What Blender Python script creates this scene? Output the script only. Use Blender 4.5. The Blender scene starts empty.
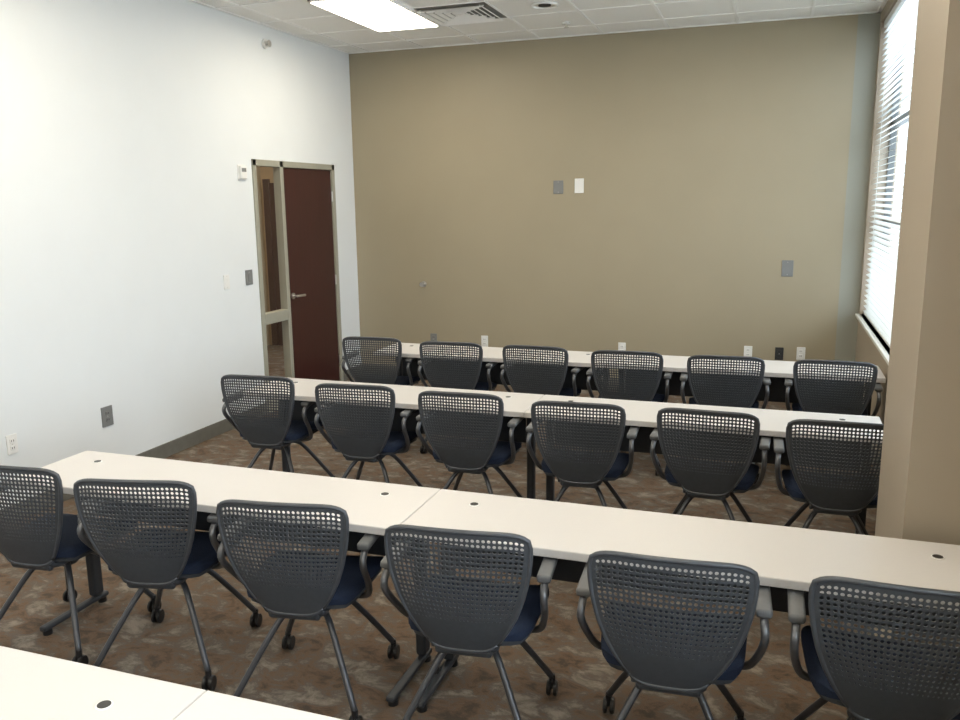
import math, bpy, bmesh, random
from mathutils import Vector, Matrix
random.seed(4)
L=1.829;T=.74;W=.447
XL,YB,ZC,XR,XA=-4.287,8.182,3.420,.768,.593
ROWS=[(-1.236,1.497,.593),(-1.226,2.989,.745),(-1.249,4.720,.58),(-1.079,6.199,.73)]
CH=[(-2.86,2.36,5),(-2.24,2.37,13),(-1.57,2.33,9),(-.90,2.29,6),(-.23,2.28,3),(.39,2.29,0),
    (-2.90,4.15,5),(-2.21,4.09,5),(-1.56,4.07,2),(-.90,4.03,3),(-.26,4.05,-2),(.35,4.01,1),
    (-2.87,5.63,4),(-2.20,5.58,3),(-1.56,5.58,-2),(-.90,5.55,2),(-.25,5.54,3),(.41,5.55,-1)]
# ---------------- materials
def mat(name,col,rough=.5,metal=0,emit=None,es=0,noise=None,bump=0,bscale=200):
    m=bpy.data.materials.new(name);m.use_nodes=True;nt=m.node_tree;b=nt.nodes['Principled BSDF']
    b.inputs['Base Color'].default_value=(*col,1);b.inputs['Roughness'].default_value=rough;b.inputs['Metallic'].default_value=metal
    if emit:
        b.inputs['Emission Color'].default_value=(*emit,1);b.inputs['Emission Strength'].default_value=es
    tc=nt.nodes.new('ShaderNodeTexCoord')
    if noise:
        sc,amt=noise
        n=nt.nodes.new('ShaderNodeTexNoise');n.inputs['Scale'].default_value=sc;n.inputs['Detail'].default_value=4
        nt.links.new(tc.outputs['Object'],n.inputs['Vector'])
        r=nt.nodes.new('ShaderNodeValToRGB')
        r.color_ramp.elements[0].position=.3;r.color_ramp.elements[1].position=.7
        r.color_ramp.elements[0].color=(*[x*(1-amt) for x in col],1);r.color_ramp.elements[1].color=(*[min(1,x*(1+amt)) for x in col],1)
        nt.links.new(n.outputs['Fac'],r.inputs['Fac']);nt.links.new(r.outputs['Color'],b.inputs['Base Color'])
    if bump:
        n=nt.nodes.new('ShaderNodeTexNoise');n.inputs['Scale'].default_value=bscale
        nt.links.new(tc.outputs['Object'],n.inputs['Vector'])
        bp=nt.nodes.new('ShaderNodeBump');bp.inputs['Strength'].default_value=bump;bp.inputs['Distance'].default_value=.002
        nt.links.new(n.outputs['Fac'],bp.inputs['Height']);nt.links.new(bp.outputs['Normal'],b.inputs['Normal'])
    return m
M=dict(
 white=mat('paint_white',(.77,.80,.815),.55,noise=(3,.01),bump=.15),
 tan=mat('paint_tan',(.345,.298,.208),.5,noise=(2,.02),bump=.15),
 beige=mat('paint_beige',(.37,.315,.245),.5,noise=(2,.02),bump=.15),
 grey=mat('paint_grey_green',(.31,.315,.27),.55,noise=(2,.02),bump=.15),
 tile=mat('ceiling_tile',(.88,.87,.84),.9,noise=(150,.10),bump=.4),
 tbar=mat('tbar_metal',(.93,.92,.90),.4),
 basem=mat('rubber_base',(.14,.135,.115),.6,noise=(20,.1)),
 lam=mat('table_laminate',(.60,.58,.565),.36,noise=(400,.03)),
 edge=mat('table_edge',(.55,.53,.515),.5,noise=(50,.02)),
 leg=mat('table_leg_paint',(.030,.033,.038),.5,noise=(30,.1)),
 plastic=mat('chair_plastic',(.044,.050,.058),.42,noise=(60,.08),bump=.2,bscale=500),
 rim=mat('chair_rim_plastic',(.055,.061,.070),.38,noise=(60,.08)),
 tube=mat('chair_tube_paint',(.13,.135,.145),.35,.5,noise=(60,.06)),
 legt=mat('chair_leg_paint',(.07,.073,.08),.35,.4,noise=(60,.06)),
 pad=mat('arm_pad',(.12,.125,.13),.5,noise=(60,.05)),
 fabric=mat('navy_fabric',(.007,.016,.042),.9,noise=(300,.3),bump=.5,bscale=900),
 black=mat('black_plastic',(.012,.012,.013),.4,noise=(60,.1)),
 wood=mat('mahogany_door',(.055,.012,.010),.35),
 frame=mat('door_frame_paint',(.33,.32,.26),.45,noise=(10,.03)),
 hall=mat('hall_paint',(.36,.27,.17),.6,noise=(3,.05)),
 steel=mat('brushed_steel',(.6,.58,.55),.3,.9,noise=(80,.05)),
 platew=mat('plate_white',(.8,.8,.78),.35,noise=(20,.01)),
 plateg=mat('plate_grey',(.20,.205,.205),.4,noise=(20,.03)),
 slot=mat('dark_slot',(.03,.03,.03),.6,noise=(20,.03)),
 duct=mat('duct_grey',(.20,.195,.18),.6,noise=(20,.03)),
 blind=mat('blind_slat',(.80,.83,.82),.45,noise=(20,.01)),
 alu=mat('window_aluminium',(.10,.11,.11),.4,.3,noise=(20,.03)),
 sill=mat('sill_white',(.72,.72,.68),.35,noise=(20,.01)),
 diff=mat('light_diffuser',(1,.95,.85),.5,emit=(1,.89,.71),es=15),
)
def wood():
    m=M['wood'];nt=m.node_tree;b=nt.nodes['Principled BSDF']
    tc=nt.nodes.new('ShaderNodeTexCoord');mp=nt.nodes.new('ShaderNodeMapping');mp.inputs['Scale'].default_value=(12,12,.8)
    n=nt.nodes.new('ShaderNodeTexNoise');n.inputs['Scale'].default_value=3;n.inputs['Detail'].default_value=6
    r=nt.nodes.new('ShaderNodeValToRGB');r.color_ramp.elements[0].color=(.030,.0065,.006,1);r.color_ramp.elements[1].color=(.054,.012,.010,1)
    for a,c in((tc.outputs['Object'],mp.inputs['Vector']),(mp.outputs['Vector'],n.inputs['Vector']),(n.outputs['Fac'],r.inputs['Fac']),(r.outputs['Color'],b.inputs['Base Color'])):nt.links.new(a,c)
wood()
def carpet():
    m=bpy.data.materials.new('carpet');m.use_nodes=True;nt=m.node_tree;b=nt.nodes['Principled BSDF'];b.inputs['Roughness'].default_value=.95
    tc=nt.nodes.new('ShaderNodeTexCoord')
    mp=nt.nodes.new('ShaderNodeMapping');mp.inputs['Rotation'].default_value=(0,0,.5);mp.inputs['Scale'].default_value=(1,1.4,1);nt.links.new(tc.outputs['Object'],mp.inputs['Vector'])
    n=nt.nodes.new('ShaderNodeTexNoise');n.inputs['Scale'].default_value=6.5;n.inputs['Detail'].default_value=8;n.inputs['Roughness'].default_value=.68;n.inputs['Distortion'].default_value=.4;nt.links.new(mp.outputs['Vector'],n.inputs['Vector'])
    r=nt.nodes.new('ShaderNodeValToRGB');e=r.color_ramp.elements
    e[0].position=.37;e[0].color=(.078,.054,.037,1);e[1].position=.65;e[1].color=(.30,.25,.20,1)
    x=e.new(.46);x.color=(.165,.102,.060,1);x=e.new(.53);x.color=(.135,.108,.084,1)
    nt.links.new(n.outputs['Fac'],r.inputs['Fac'])
    n2=nt.nodes.new('ShaderNodeTexNoise');n2.inputs['Scale'].default_value=220;nt.links.new(tc.outputs['Object'],n2.inputs['Vector'])
    r2=nt.nodes.new('ShaderNodeValToRGB');r2.color_ramp.elements[0].color=(.45,.45,.45,1);r2.color_ramp.elements[1].color=(1,1,1,1);nt.links.new(n2.outputs['Fac'],r2.inputs['Fac'])
    mx=nt.nodes.new('ShaderNodeMix');mx.data_type='RGBA';mx.blend_type='MULTIPLY';mx.inputs['Factor'].default_value=.7
    nt.links.new(r.outputs['Color'],mx.inputs[6]);nt.links.new(r2.outputs['Color'],mx.inputs[7]);nt.links.new(mx.outputs[2],b.inputs['Base Color'])
    bp=nt.nodes.new('ShaderNodeBump');bp.inputs['Strength'].default_value=.5;bp.inputs['Distance'].default_value=.003
    nt.links.new(n2.outputs['Fac'],bp.inputs['Height']);nt.links.new(bp.outputs['Normal'],b.inputs['Normal'])
    return m
M['carpet']=carpet()
def glassm():
    m=bpy.data.materials.new('clear_glass');m.use_nodes=True;nt=m.node_tree;nt.nodes.clear()
    o=nt.nodes.new('ShaderNodeOutputMaterial');t=nt.nodes.new('ShaderNodeBsdfTransparent');g=nt.nodes.new('ShaderNodeBsdfGlossy');g.inputs['Roughness'].default_value=.03
    mx=nt.nodes.new('ShaderNodeMixShader');mx.inputs[0].default_value=.10
    nt.links.new(t.outputs[0],mx.inputs[1]);nt.links.new(g.outputs[0],mx.inputs[2]);nt.links.new(mx.outputs[0],o.inputs[0])
    return m
M['glass']=glassm()
# ---------------- builder
class Bd:
    def __init__(s): s.bm=bmesh.new();s.mats=[]
    def mi(s,m):
        if m not in s.mats:s.mats.append(m)
        return s.mats.index(m)
    def add(s,tmp,m,smooth=False):
        i=s.mi(m)
        for f in tmp.faces:f.material_index=i;f.smooth=smooth
        me=bpy.data.meshes.new('t');tmp.to_mesh(me);tmp.free();s.bm.from_mesh(me);bpy.data.meshes.remove(me)
    def box(s,a,b,m,bev=0,rot=None,seg=2,smooth=False):
        t=bmesh.new();bmesh.ops.create_cube(t,size=1)
        a=Vector(a);b=Vector(b);c=(a+b)/2;d=b-a
        for v in t.verts:v.co=Vector((v.co.x*d.x,v.co.y*d.y,v.co.z*d.z))
        if bev:bmesh.ops.bevel(t,geom=list(t.edges),offset=bev,segments=seg,affect='EDGES',profile=.5)
        for v in t.verts:
            if rot:v.co=rot@v.co
            v.co+=c
        s.add(t,m,smooth)
    def quad(s,pts,m):
        t=bmesh.new();t.faces.new([t.verts.new(Vector(q)) for q in pts]);s.add(t,m)
    def cyl(s,c,ax,r,h,m,n=20,r2=None,bev=0):
        t=bmesh.new();bmesh.ops.create_cone(t,cap_ends=True,segments=n,radius1=r,radius2=r if r2 is None else r2,depth=h)
        if bev:bmesh.ops.bevel(t,geom=[e for e in t.edges if abs(e.verts[0].co.z-e.verts[1].co.z)<1e-6],offset=bev,segments=2,affect='EDGES')
        q=Vector((0,0,1)).rotation_difference(Vector(ax).normalized())
        for v in t.verts:v.co=q@v.co+Vector(c)
        s.add(t,m,False)
    def tube(s,pts,r,m,n=10,sub=6,flat=1.,curve=True):
        pts=[Vector(q) for q in pts];out=[]
        if curve and len(pts)>2:
            ext=[2*pts[0]-pts[1]]+pts+[2*pts[-1]-pts[-2]]
            for i in range(1,len(ext)-2):
                p0,p1,p2,p3=ext[i-1:i+3]
                for k in range(sub):
                    u=k/sub;out.append(.5*((2*p1)+(p2-p0)*u+(2*p0-5*p1+4*p2-p3)*u*u+(3*p1-p0-3*p2+p3)*u**3))
            out.append(pts[-1])
        else:out=pts
        t=bmesh.new();rings=[];T0=(out[1]-out[0]).normalized();N=T0.orthogonal().normalized()
        for i,q in enumerate(out):
            Tn=(out[min(i+1,len(out)-1)]-out[max(i-1,0)]).normalized()
            N=(N-Tn*N.dot(Tn)).normalized();Bn=Tn.cross(N)
            rings.append([t.verts.new(q+r*(math.cos(2*math.pi*k/n)*N+flat*math.sin(2*math.pi*k/n)*Bn)) for k in range(n)])
        for a,b in zip(rings,rings[1:]):
            for k in range(n):t.faces.new((a[k],a[(k+1)%n],b[(k+1)%n],b[k]))
        t.faces.new(rings[0][::-1]);t.faces.new(rings[-1])
        s.add(t,m,True)
    def mesh(s,name):
        me=bpy.data.meshes.new(name);bmesh.ops.recalc_face_normals(s.bm,faces=list(s.bm.faces));s.bm.to_mesh(me);s.bm.free()
        for m in s.mats:me.materials.append(M[m])
        return me
    def obj(s,name,loc=(0,0,0),parent=None):
        return mk(name,s.mesh(name),loc,parent)
def mk(name,me,loc=(0,0,0),parent=None,rz=0):
    o=bpy.data.objects.new(name,me);bpy.context.collection.objects.link(o);o.location=loc;o.rotation_euler=(0,0,rz)
    if parent:o.parent=parent
    return o
Y0=-2.8
# floor & ceiling
b=Bd();b.box((XL-.15,Y0-.15,-.12),(XR+.2,YB+.15,0),'carpet');b.obj('floor')
b=Bd();b.box((XL-.15,Y0-.15,ZC),(XR+.2,YB+.15,ZC+.15),'tile');b.obj('ceiling')
b=Bd()
x0,y0=-3.44,7.14
for k in range(-4,12):
    x=x0+.61*k
    if XL<x<XR:b.box((x-.012,Y0,ZC-.006),(x+.012,YB,ZC+.001),'tbar')
for k in range(-18,4):
    y=y0+.61*k
    if Y0<y<YB:b.box((XL,y-.012,ZC-.0065),(XR,y+.012,ZC+.001),'tbar')
b.box((XL,YB-.03,ZC-.008),(XR,YB,ZC),'tbar');b.box((XL,Y0,ZC-.008),(XL+.03,YB,ZC),'tbar');b.box((XR-.03,Y0,ZC-.008),(XR,YB,ZC),'tbar')
b.obj('ceiling_grid')
# walls
yd0,yd1,zd=6.306,7.746,2.268
b=Bd()
b.box((XL-.12,Y0-.15,0),(XL,yd0,ZC),'white');b.box((XL-.12,yd1,0),(XL,YB+.15,ZC),'white');b.box((XL-.12,yd0,zd),(XL,yd1,ZC),'white');b.obj('wall_left')
b=Bd();b.box((XL,YB,0),(XA,YB+.15,ZC),'tan');b.box((XA,YB,0),(XR+.2,YB+.15,ZC),'grey');b.obj('wall_back')
b=Bd();b.box((XL-.15,Y0-.15,0),(XR+.2,Y0,ZC),'tan');b.obj('wall_front')
sz=.85;cy0=3.06;CX=.479;cy1=3.74;wz1=ZC-.10
wins=[(cy1+.25,YB-.10),(-1.9,-.5),(-.1,1.75)]
b=Bd()
ys=[Y0-.15]
for a,c in sorted(wins):ys+=[a,c]
ys.append(YB)
b.box((XR,ys[0],0),(XR+.2,ys[-1],sz),'beige');b.box((XR,ys[0],wz1),(XR+.2,ys[-1],ZC),'beige')
for q in range(0,len(ys),2):b.box((XR,ys[q],sz),(XR+.2,ys[q+1],wz1),'beige')
b.obj('wall_right')
b=Bd();b.box((CX,cy0,0),(XR,cy1,ZC),'beige');b.obj('wall_right_pilaster')
for n,(a,c) in enumerate(wins):
    b=Bd()
    b.box((XR-.035,a-.03,sz-.025),(XR+.14,c+.03,sz),'sill',.004)
    for y in (a+.02,a+(c-a)/3,a+(c-a)*2/3,c-.02):b.box((XR+.13,y-.025,sz),(XR+.18,y+.025,wz1),'alu')
    for z in (sz+.02,sz+(wz1-sz)*.33,sz+(wz1-sz)*.66,wz1-.02):b.box((XR+.13,a,z-.03),(XR+.18,c,z+.03),'alu')
    b.quad([(XR+.15,a,sz),(XR+.15,c,sz),(XR+.15,c,wz1),(XR+.15,a,wz1)],'glass')
    b.obj('window_%d'%(n+1))
    b=Bd()
    b.box((XR+.02,a+.01,wz1-.05),(XR+.07,c-.01,wz1),'blind',.004)
    z=sz+.04
    R=Matrix.Rotation(math.radians(-22),3,'Y')
    while z<wz1-.06:
        b.box((XR+.022,a+.012,z-.0015),(XR+.070,c-.012,z+.0015),'blind',rot=R);z+=.046
    b.box((XR+.03,a+.012,sz+.004),(XR+.06,c-.012,sz+.022),'blind',.003)
    for y in (a+.15,(a+c)/2,c-.15):b.tube([(XR+.045,y,sz+.01),(XR+.045,y,wz1)],.0015,'blind',n=5)
    b.obj('window_blind')
# baseboards
b=Bd();b.box((XL,Y0,0),(XL+.012,yd0,.11),'basem',.003);b.box((XL,yd1,0),(XL+.012,YB,.11),'basem',.003);b.obj('baseboard_left')
b=Bd();b.box((XL,YB-.012,0),(XR,YB,.11),'basem',.003);b.obj('baseboard_back')
b=Bd();b.box((XR-.012,cy1,0),(XR,YB,.11),'basem',.003);b.box((CX-.012,cy0-.012,0),(CX,cy1,.11),'basem',.003);b.box((CX,cy0-.012,0),(XR,cy0,.11),'basem',.003);b.box((XR-.012,Y0,0),(XR,cy0-.02,.11),'basem',.003);b.obj('baseboard_right')
# door
door=mk('door_1',None)
ym=6.76;fw=.055;ra=.86
b=Bd();x1=XL+.012;x0_=XL-.065
for y in (yd0,yd1-fw):b.box((x0_,y,0),(x1,y+fw,zd),'frame',.004)
b.box((x0_,ym-fw/2,0),(x1,ym+fw/2,zd),'frame',.004)
b.box((x0_,yd0,zd-fw),(x1,yd1,zd),'frame',.004)
b.box((x0_,yd0+fw,ra-.05),(x1,ym-fw/2,ra+.05),'frame',.004)
b.box((x0_,yd0+fw,0),(x1,ym-fw/2,.12),'frame',.004)
b.quad([(XL-.03,yd0+fw,.12),(XL-.03,ym-fw/2,.12),(XL-.03,ym-fw/2,zd-fw),(XL-.03,yd0+fw,zd-fw)],'glass')
b.obj('frame_and_sidelight',parent=door)
b=Bd();b.box((XL-.05,ym+fw/2+.004,.01),(XL-.005,yd1-fw-.004,zd-fw-.004),'wood',.003)
hy=ym+fw/2+.07;hz=1.02
b.cyl((XL,hy,hz),(1,0,0),.03,.014,'steel');b.cyl((XL+.02,hy,hz),(1,0,0),.011,.05,'steel')
b.tube([(XL+.045,hy,hz),(XL+.05,hy+.03,hz),(XL+.05,hy+.13,hz-.004)],.012,'steel')
for z in (.25,1.1,1.95):b.cyl((XL+.002,yd1-fw-.002,z),(0,0,1),.008,.1,'steel')
b.obj('leaf',parent=door)
b=Bd();b.box((XL-2.2,yd0-2,0),(XL-2.1,YB+1.5,ZC),'hall');b.box((XL-2.1,YB+1.4,0),(XL-.12,YB+1.5,ZC),'hall');b.box((XL-2.1,yd0-2,-.12),(XL-.15,YB+1.5,0),'carpet');b.box((XL-2.2,yd0-2,2.7),(XL-.12,YB+1.5,2.8),'tile');b.box((XL-2.1,yd0-2.1,0),(XL-.12,yd0-2,ZC),'hall')
for xx in(-2.05,-1.35):b.box((XL+xx,YB+1.36,0),(XL+xx+.09,YB+1.4,2.2),'wood',.004)
b.box((XL-1.96,YB+1.38,0),(XL-1.35,YB+1.4,2.15),'wood')
b.obj('wall_hallway')
# plates
def plate(name,pos,kind,side,w=.075,h=.12,kindm='platew'):
    m=kindm;b=Bd()
    b.box((-w/2,-.008,-h/2),(w/2,0,h/2),m,.003)
    if kind=='switch':
        b.box((-.017,-.012,-.033),(.017,-.006,.033),m,.003)
        for z in(-.045,.045):b.cyl((0,-.008,z),(0,1,0),.003,.003,'steel',8)
    elif kind=='outlet':
        for z in(-.022,.022):
            b.box((-.018,-.011,z-.014),(.018,-.006,z+.014),m,.004)
            for x in(-.007,.007):b.box((x-.0015,-.012,z-.006),(x+.0015,-.010,z+.006),'slot')
        b.cyl((0,-.008,0),(0,1,0),.003,.003,'steel',8)
    elif kind=='blank':
        for z in(-h*.38,h*.38):b.cyl((0,-.008,z),(0,1,0),.003,.004,'steel',8)
    elif kind=='fire_alarm':
        b.box((-w*.4,-.03,-h*.40),(w*.4,-.006,h*.40),m,.006)
        b.box((-w*.28,-.032,.005),(w*.28,-.029,h*.28),'plateg',.001)
    me=b.mesh(name)
    mk(name,me,(pos[0],YB,pos[1]) if side=='back' else (XL,pos[0],pos[1]),rz=0 if side=='back' else math.pi/2)
plate('fire_alarm',(6.15,2.15),'fire_alarm','left',.11,.13)  # fire alarm unit on the left wall, above the switches
plate('light_switch',(5.84,1.25),'switch','left')
plate('light_switch',(6.16,1.26),'switch','left',kindm='plateg',w=.1,h=.13)
plate('wall_outlet',(4.40,.46),'outlet','left',kindm='plateg',w=.1,h=.14)
plate('wall_outlet',(3.63,.48),'outlet','left')
plate('wall_plate',(-2.03,2.01),'blank','back',.1,.13,kindm='plateg')
plate('wall_plate',(-1.82,2.02),'blank','back',.09,.14)
plate('wall_plate',(.14,1.24),'blank','back',.10,.15,kindm='plateg')
for q in((-2.82,.43),(-1.37,.42),(-.17,.44),(.30,.45)):plate('wall_outlet',q,'outlet','back')
plate('wall_outlet',(.11,.44),'outlet','back',kindm='slot')
plate('wall_outlet',(-3.40,.43),'outlet','back',kindm='plateg')
b=Bd();b.cyl((0,-.004,0),(0,1,0),.03,.008,'steel');b.cyl((0,-.03,0),(0,1,0),.01,.05,'steel');b.cyl((0,-.055,0),(0,1,0),.024,.02,'steel',r2=.016);b.obj('door_stop',(-3.50,YB,1.02))
b=Bd();b.cyl((.01,0,0),(1,0,0),.04,.02,'platew');b.cyl((.035,0,0),(1,0,0),.015,.03,'steel');b.cyl((.055,0,0),(1,0,0),.03,.004,'steel');b.obj('fire_sprinkler',(XL,6.61,3.26))
# ceiling fixtures
def troffer(x,y):
    b=Bd();w=.61;l=1.22;z=-.03
    for a,c in(((0,0),(.03,l)),((w-.03,0),(w,l)),((0,0),(w,.03)),((0,l-.03),(w,l))):b.box((a[0],a[1],z),(c[0],c[1],.0),'tbar',.003)
    b.box((.02,.02,-.036),(w-.02,l-.02,-.012),'diff',.006)
    b.box((w/2-.006,.03,-.040),(w/2+.006,l-.03,-.034),'tbar')
    b.obj('ceiling_light_troffer',(x,y,ZC-.001))
for yy in(0,3.05,6.1,8.54):
    troffer(x0,y0-1.22-yy);troffer(x0+2.44,y0-1.83-yy)
b=Bd();w=.6
for q in range(5):
    e=.02+q*.055;b.box((e,e,-.03+q*.004),(w-e,e+.03,-.024+q*.004),'tbar',rot=Matrix.Rotation(.5,3,'X'));b.box((e,w-e-.03,-.03+q*.004),(w-e,w-e,-.024+q*.004),'tbar',rot=Matrix.Rotation(-.5,3,'X'))
    b.box((e,e,-.03+q*.004),(e+.03,w-e,-.024+q*.004),'tbar',rot=Matrix.Rotation(-.5,3,'Y'));b.box((w-e-.03,e,-.03+q*.004),(w-e,w-e,-.024+q*.004),'tbar',rot=Matrix.Rotation(.5,3,'Y'))
b.box((.0,.0,-.008),(w,w,-.001),'duct');b.box((.26,.26,-.02),(.34,.34,-.012),'tbar')
b.obj('ceiling_air_vent',(x0+.61+.005,y0-.61+.005,ZC))
b=Bd()
b.tube([(.10*math.cos(a*math.pi/12),.10*math.sin(a*math.pi/12),-.008) for a in range(25)],.012,'platew',n=8,curve=False);b.cyl((0,0,-.003),(0,0,1),.095,.006,'steel',24);b.cyl((0,0,-.01),(0,0,1),.05,.01,'slot',20)
b.obj('ceiling_downlight',(-1.81,6.81,ZC))
b=Bd();b.cyl((0,0,-.01),(0,0,1),.04,.02,'platew',20,.03);b.cyl((0,0,-.03),(0,0,1),.012,.03,'steel');b.cyl((0,0,-.046),(0,0,1),.022,.003,'steel');b.obj('fire_sprinkler',(-1.81,7.55,ZC))
# ---------------- tables
def table(xa,xb,yf,name='training_table'):
    Lx=xb-xa;b=Bd();t=.03
    b.box((.001,-W,T-t),(Lx-.001,0,T),'edge',.003)
    b.box((.004,-W+.003,T-.0005),(Lx-.004,-.003,T+.0006),'lam')
    for x in (.19,Lx-.19):
        b.cyl((x,-.13,T+.001),(0,0,1),.020,.004,'platew',24,bev=.001);b.cyl((x,-.13,T+.0025),(0,0,1),.016,.003,'black',20)
    for x in (.06,Lx-.06):
        b.box((x-.022,-.12,.05),(x+.022,-.06,T-t-.02),'leg',.012,seg=3)
        b.box((x-.018,-W+.03,.022),(x+.018,-.03,.045),'leg',.008)
        b.box((x-.022,-.28,T-t-.03),(x+.022,-.03,T-t),'leg',.004)
        for y in(-W+.06,-.06):b.cyl((x,y,.011),(0,0,1),.02,.022,'black')
    b.box((.09,-.10,T-t-.25),(Lx-.09,-.085,T-t-.02),'leg',.003)
    b.box((.08,-.12,T-t-.06),(Lx-.08,-.07,T-t-.008),'leg',.004)
    b.obj(name,(xa,yf,0))
for s,y,e in ROWS:
    table(s-L,s,y);table(s,e,y)
# ---------------- chair
def back_mesh():
    NX,NZ=28,26
    t=bmesh.new();V={}
    z0,H=.425,.447
    def hw(u):
        pts=[(0,.118),(.08,.138),(.18,.160),(.32,.187),(.48,.210),(.66,.228),(.84,.238),(.95,.238),(1,.232)]
        for (a,p_),(c,q_) in zip(pts,pts[1:]):
            if u<=c:return p_+(q_-p_)*(u-a)/(c-a)
        return pts[-1][1]
    def P3(s,u):
        w=hw(u);x=s*w
        z=z0+H*u
        k=abs(s)
        z-=.020*(k**9)*u**3; z+=.030*(k**5)*(1-u)**3; z-=.008*s*s*u
        y=-.195-.075*u-.02*math.sin(u*math.pi)+.64*x*x
        return Vector((x,y,z))
    def gv(i,j):
        if (i,j) not in V:V[i,j]=t.verts.new(P3(i/NX-1,j/(2*NZ)))
        return V[i,j]
    for a in range(NX):
        for c in range(NZ):
            i,j=2*a,2*c
            per=[(i,j),(i+1,j),(i+2,j),(i+2,j+1),(i+2,j+2),(i+1,j+2),(i,j+2),(i,j+1)]
            pv=[gv(*q) for q in per]
            if 1<=a<=NX-2 and 7<=c<=NZ-2:
                k=.34+.36*min(1,(c-6)/8.)
                cx,cz=i+1,j+1
                iv=[]
                for (pi_,pj_) in per:
                    dx,dz=pi_-cx,pj_-cz
                    f=.72 if abs(dx)+abs(dz)==2 else 1.
                    iv.append(t.verts.new(P3((cx+dx*k*f)/NX-1,(cz+dz*k*f)/(2*NZ))))
                for q in range(8):t.faces.new((pv[q],pv[(q+1)%8],iv[(q+1)%8],iv[q]))
            else:t.faces.new(pv)
    bmesh.ops.recalc_face_normals(t,faces=list(t.faces))
    bmesh.ops.solidify(t,geom=list(t.faces),thickness=.004)
    b=Bd();b.add(t,'plastic',False)
    rim=[P3(-1,u/16) for u in range(17)]+[P3(s/16,1) for s in range(-15,16)]+[P3(1,1-u/16) for u in range(17)]
    b.tube(rim,.0085,'rim',n=8,curve=False)
    b.tube([P3(s/8,0) for s in range(-8,9)],.0085,'rim',n=8,curve=False)
    for sx in(-1,1):
        b.tube([P3(.75*sx,.12)+Vector((0,.010,0)),P3(.85*sx,0)+Vector((0,.01,-.005)),(.105*sx,-.15,.415),(.10*sx,-.10,.405),(.09*sx,.05,.40)],.014,'plastic',n=8,flat=.7)
    b.box((-.10,-.19,.405),(.10,-.10,.44),'plastic',.012,rot=Matrix.Rotation(.3,3,'X'))
    return b.mesh('backrest')
def seat_mesh():
    b=Bd()
    def pad(zc,th,hx,hy,m,cy=.04):
        t=bmesh.new();bmesh.ops.create_cube(t,size=2);bmesh.ops.subdivide_edges(t,edges=list(t.edges),cuts=9,use_grid_fill=True)
        for v in t.verts:
            x,y,z=v.co
            r=max(abs(x),abs(y));n=(abs(x)**5+abs(y)**5)**.2
            k=r/n if n>1e-6 else 1
            X=x*k;Yv=y*k
            e=max(abs(X),abs(Yv))
            zz=z*(1-.75*max(0,min(1,(e-.72)/.28))**2)
            wx=hx*(1+.06*Yv)
            drop=-.03*max(0,Yv-.45)**2/.3
            v.co=Vector((X*wx,cy+Yv*hy,zc+zz*th+drop+.012*X*X))
        b.add(t,m,True)
    pad(.462,.024,.232,.22,'fabric',.045);pad(.435,.014,.222,.208,'plastic',.045)
    return b.mesh('seat')
def arm_mesh():
    b=Bd()
    for s in(-1,1):
        b.tube([(s*.08,.03,.405),(s*.17,.01,.41),(s*.235,-.03,.44),(s*.262,-.10,.52),(s*.272,-.175,.61),(s*.270,-.165,.655),(s*.268,-.10,.672),(s*.268,.02,.672),(s*.268,.06,.672)],.0125,'tube',n=10)
        b.box((s*.268-.024,-.165,.672),(s*.268+.024,.09,.700),'pad',.010,seg=3,smooth=True)
    return b.mesh('armrests')
def base_mesh():
    b=Bd();b.box((-.10,-.09,.385),(.10,.13,.42),'black',.012)
    b.cyl((0,.02,.365),(0,0,1),.05,.05,'legt',24,bev=.006)
    for sx in(-1,1):
        for sy in(-1,1):
            f=(sx*.235,.02+sy*.25,.075)
            b.tube([(sx*.02,.02+sy*.02,.375),(sx*.06,.02+sy*.065,.372),(sx*.10,.02+sy*.105,.335),(sx*.165,.02+sy*.175,.215),f],.0125,'legt',n=10)
            b.cyl((f[0],f[1],.070),(0,0,1),.012,.03,'black',14)
            for w in(-.013,.013):b.cyl((f[0]+w,f[1],.03),(1,0,0),.03,.014,'black',20,bev=.003)
            b.box((f[0]-.006,f[1]-.012,.03),(f[0]+.006,f[1]+.012,.065),'black',.002)
    return b.mesh('base')
ME=dict(backrest=back_mesh(),seat=seat_mesh(),armrests=arm_mesh(),base=base_mesh())
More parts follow.
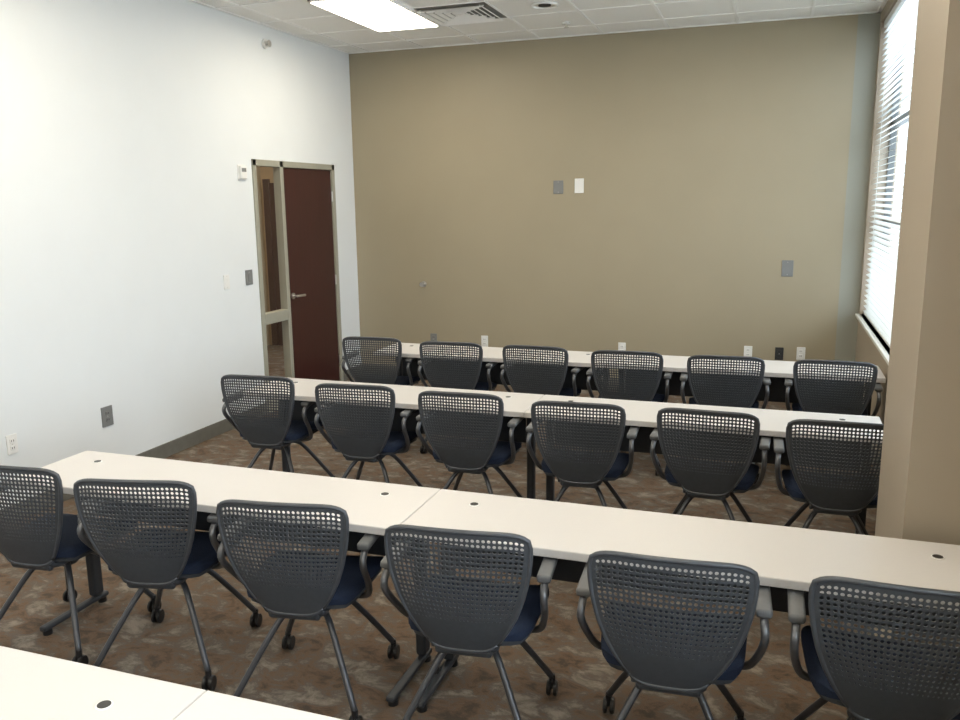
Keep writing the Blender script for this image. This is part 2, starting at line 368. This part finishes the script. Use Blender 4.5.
def chair(x,y,rz):
    e=bpy.data.objects.new('training_chair',None);e.empty_display_size=.2;bpy.context.collection.objects.link(e);e.location=(x,y,0);e.rotation_euler=(0,0,rz)
    for k,m in ME.items():mk(k,m,parent=e)
for x,y,a in CH:
    a=math.radians(a)
    chair(x-.27*math.sin(a),y+.27*math.cos(a),a)
# ---------------- light
w=bpy.data.worlds.new('world');bpy.context.scene.world=w;w.use_nodes=True
w.node_tree.nodes['Background'].inputs[0].default_value=(.76,.89,1,1);w.node_tree.nodes['Background'].inputs[1].default_value=2.6
def area(name,loc,rot,sx,sy,pw,col):
    l=bpy.data.lights.new(name,'AREA');l.shape='RECTANGLE';l.size=sx;l.size_y=sy;l.energy=pw;l.color=col
    o=bpy.data.objects.new(name,l);bpy.context.collection.objects.link(o);o.location=loc;o.rotation_euler=rot
for n,(a,c) in enumerate(wins):
    area('window_daylight',(XR+.35,(a+c)/2,(sz+wz1)/2),(0,math.pi/2,0),wz1-sz,c-a,[90,85,170][n],(.80,.90,1))
l=bpy.data.lights.new('hall_lamp','POINT');l.energy=45;l.color=(1,.8,.55);l.shadow_soft_size=.2;o=bpy.data.objects.new('hall_lamp',l);bpy.context.collection.objects.link(o);o.location=(XL-1.2,yd0+1.0,2.4)
# ---------------- camera
psi,th,ro,f,h=.338,.190,-.013,830.587,1.893
r0=Vector((math.cos(psi),math.sin(psi),0));f0=Vector((-math.sin(psi)*math.cos(th),math.cos(psi)*math.cos(th),-math.sin(th)));u0=r0.cross(f0)
r_=r0*math.cos(ro)+u0*math.sin(ro);u_=-r0*math.sin(ro)+u0*math.cos(ro)
cd=bpy.data.cameras.new('camera');co=bpy.data.objects.new('camera',cd);bpy.context.collection.objects.link(co);bpy.context.scene.camera=co
cd.sensor_width=36;cd.lens=f/960*36;cd.clip_start=.02
co.matrix_world=Matrix(((r_[0],u_[0],-f0[0],0),(r_[1],u_[1],-f0[1],0),(r_[2],u_[2],-f0[2],h),(0,0,0,1)))
bpy.context.scene.view_settings.view_transform='Standard'
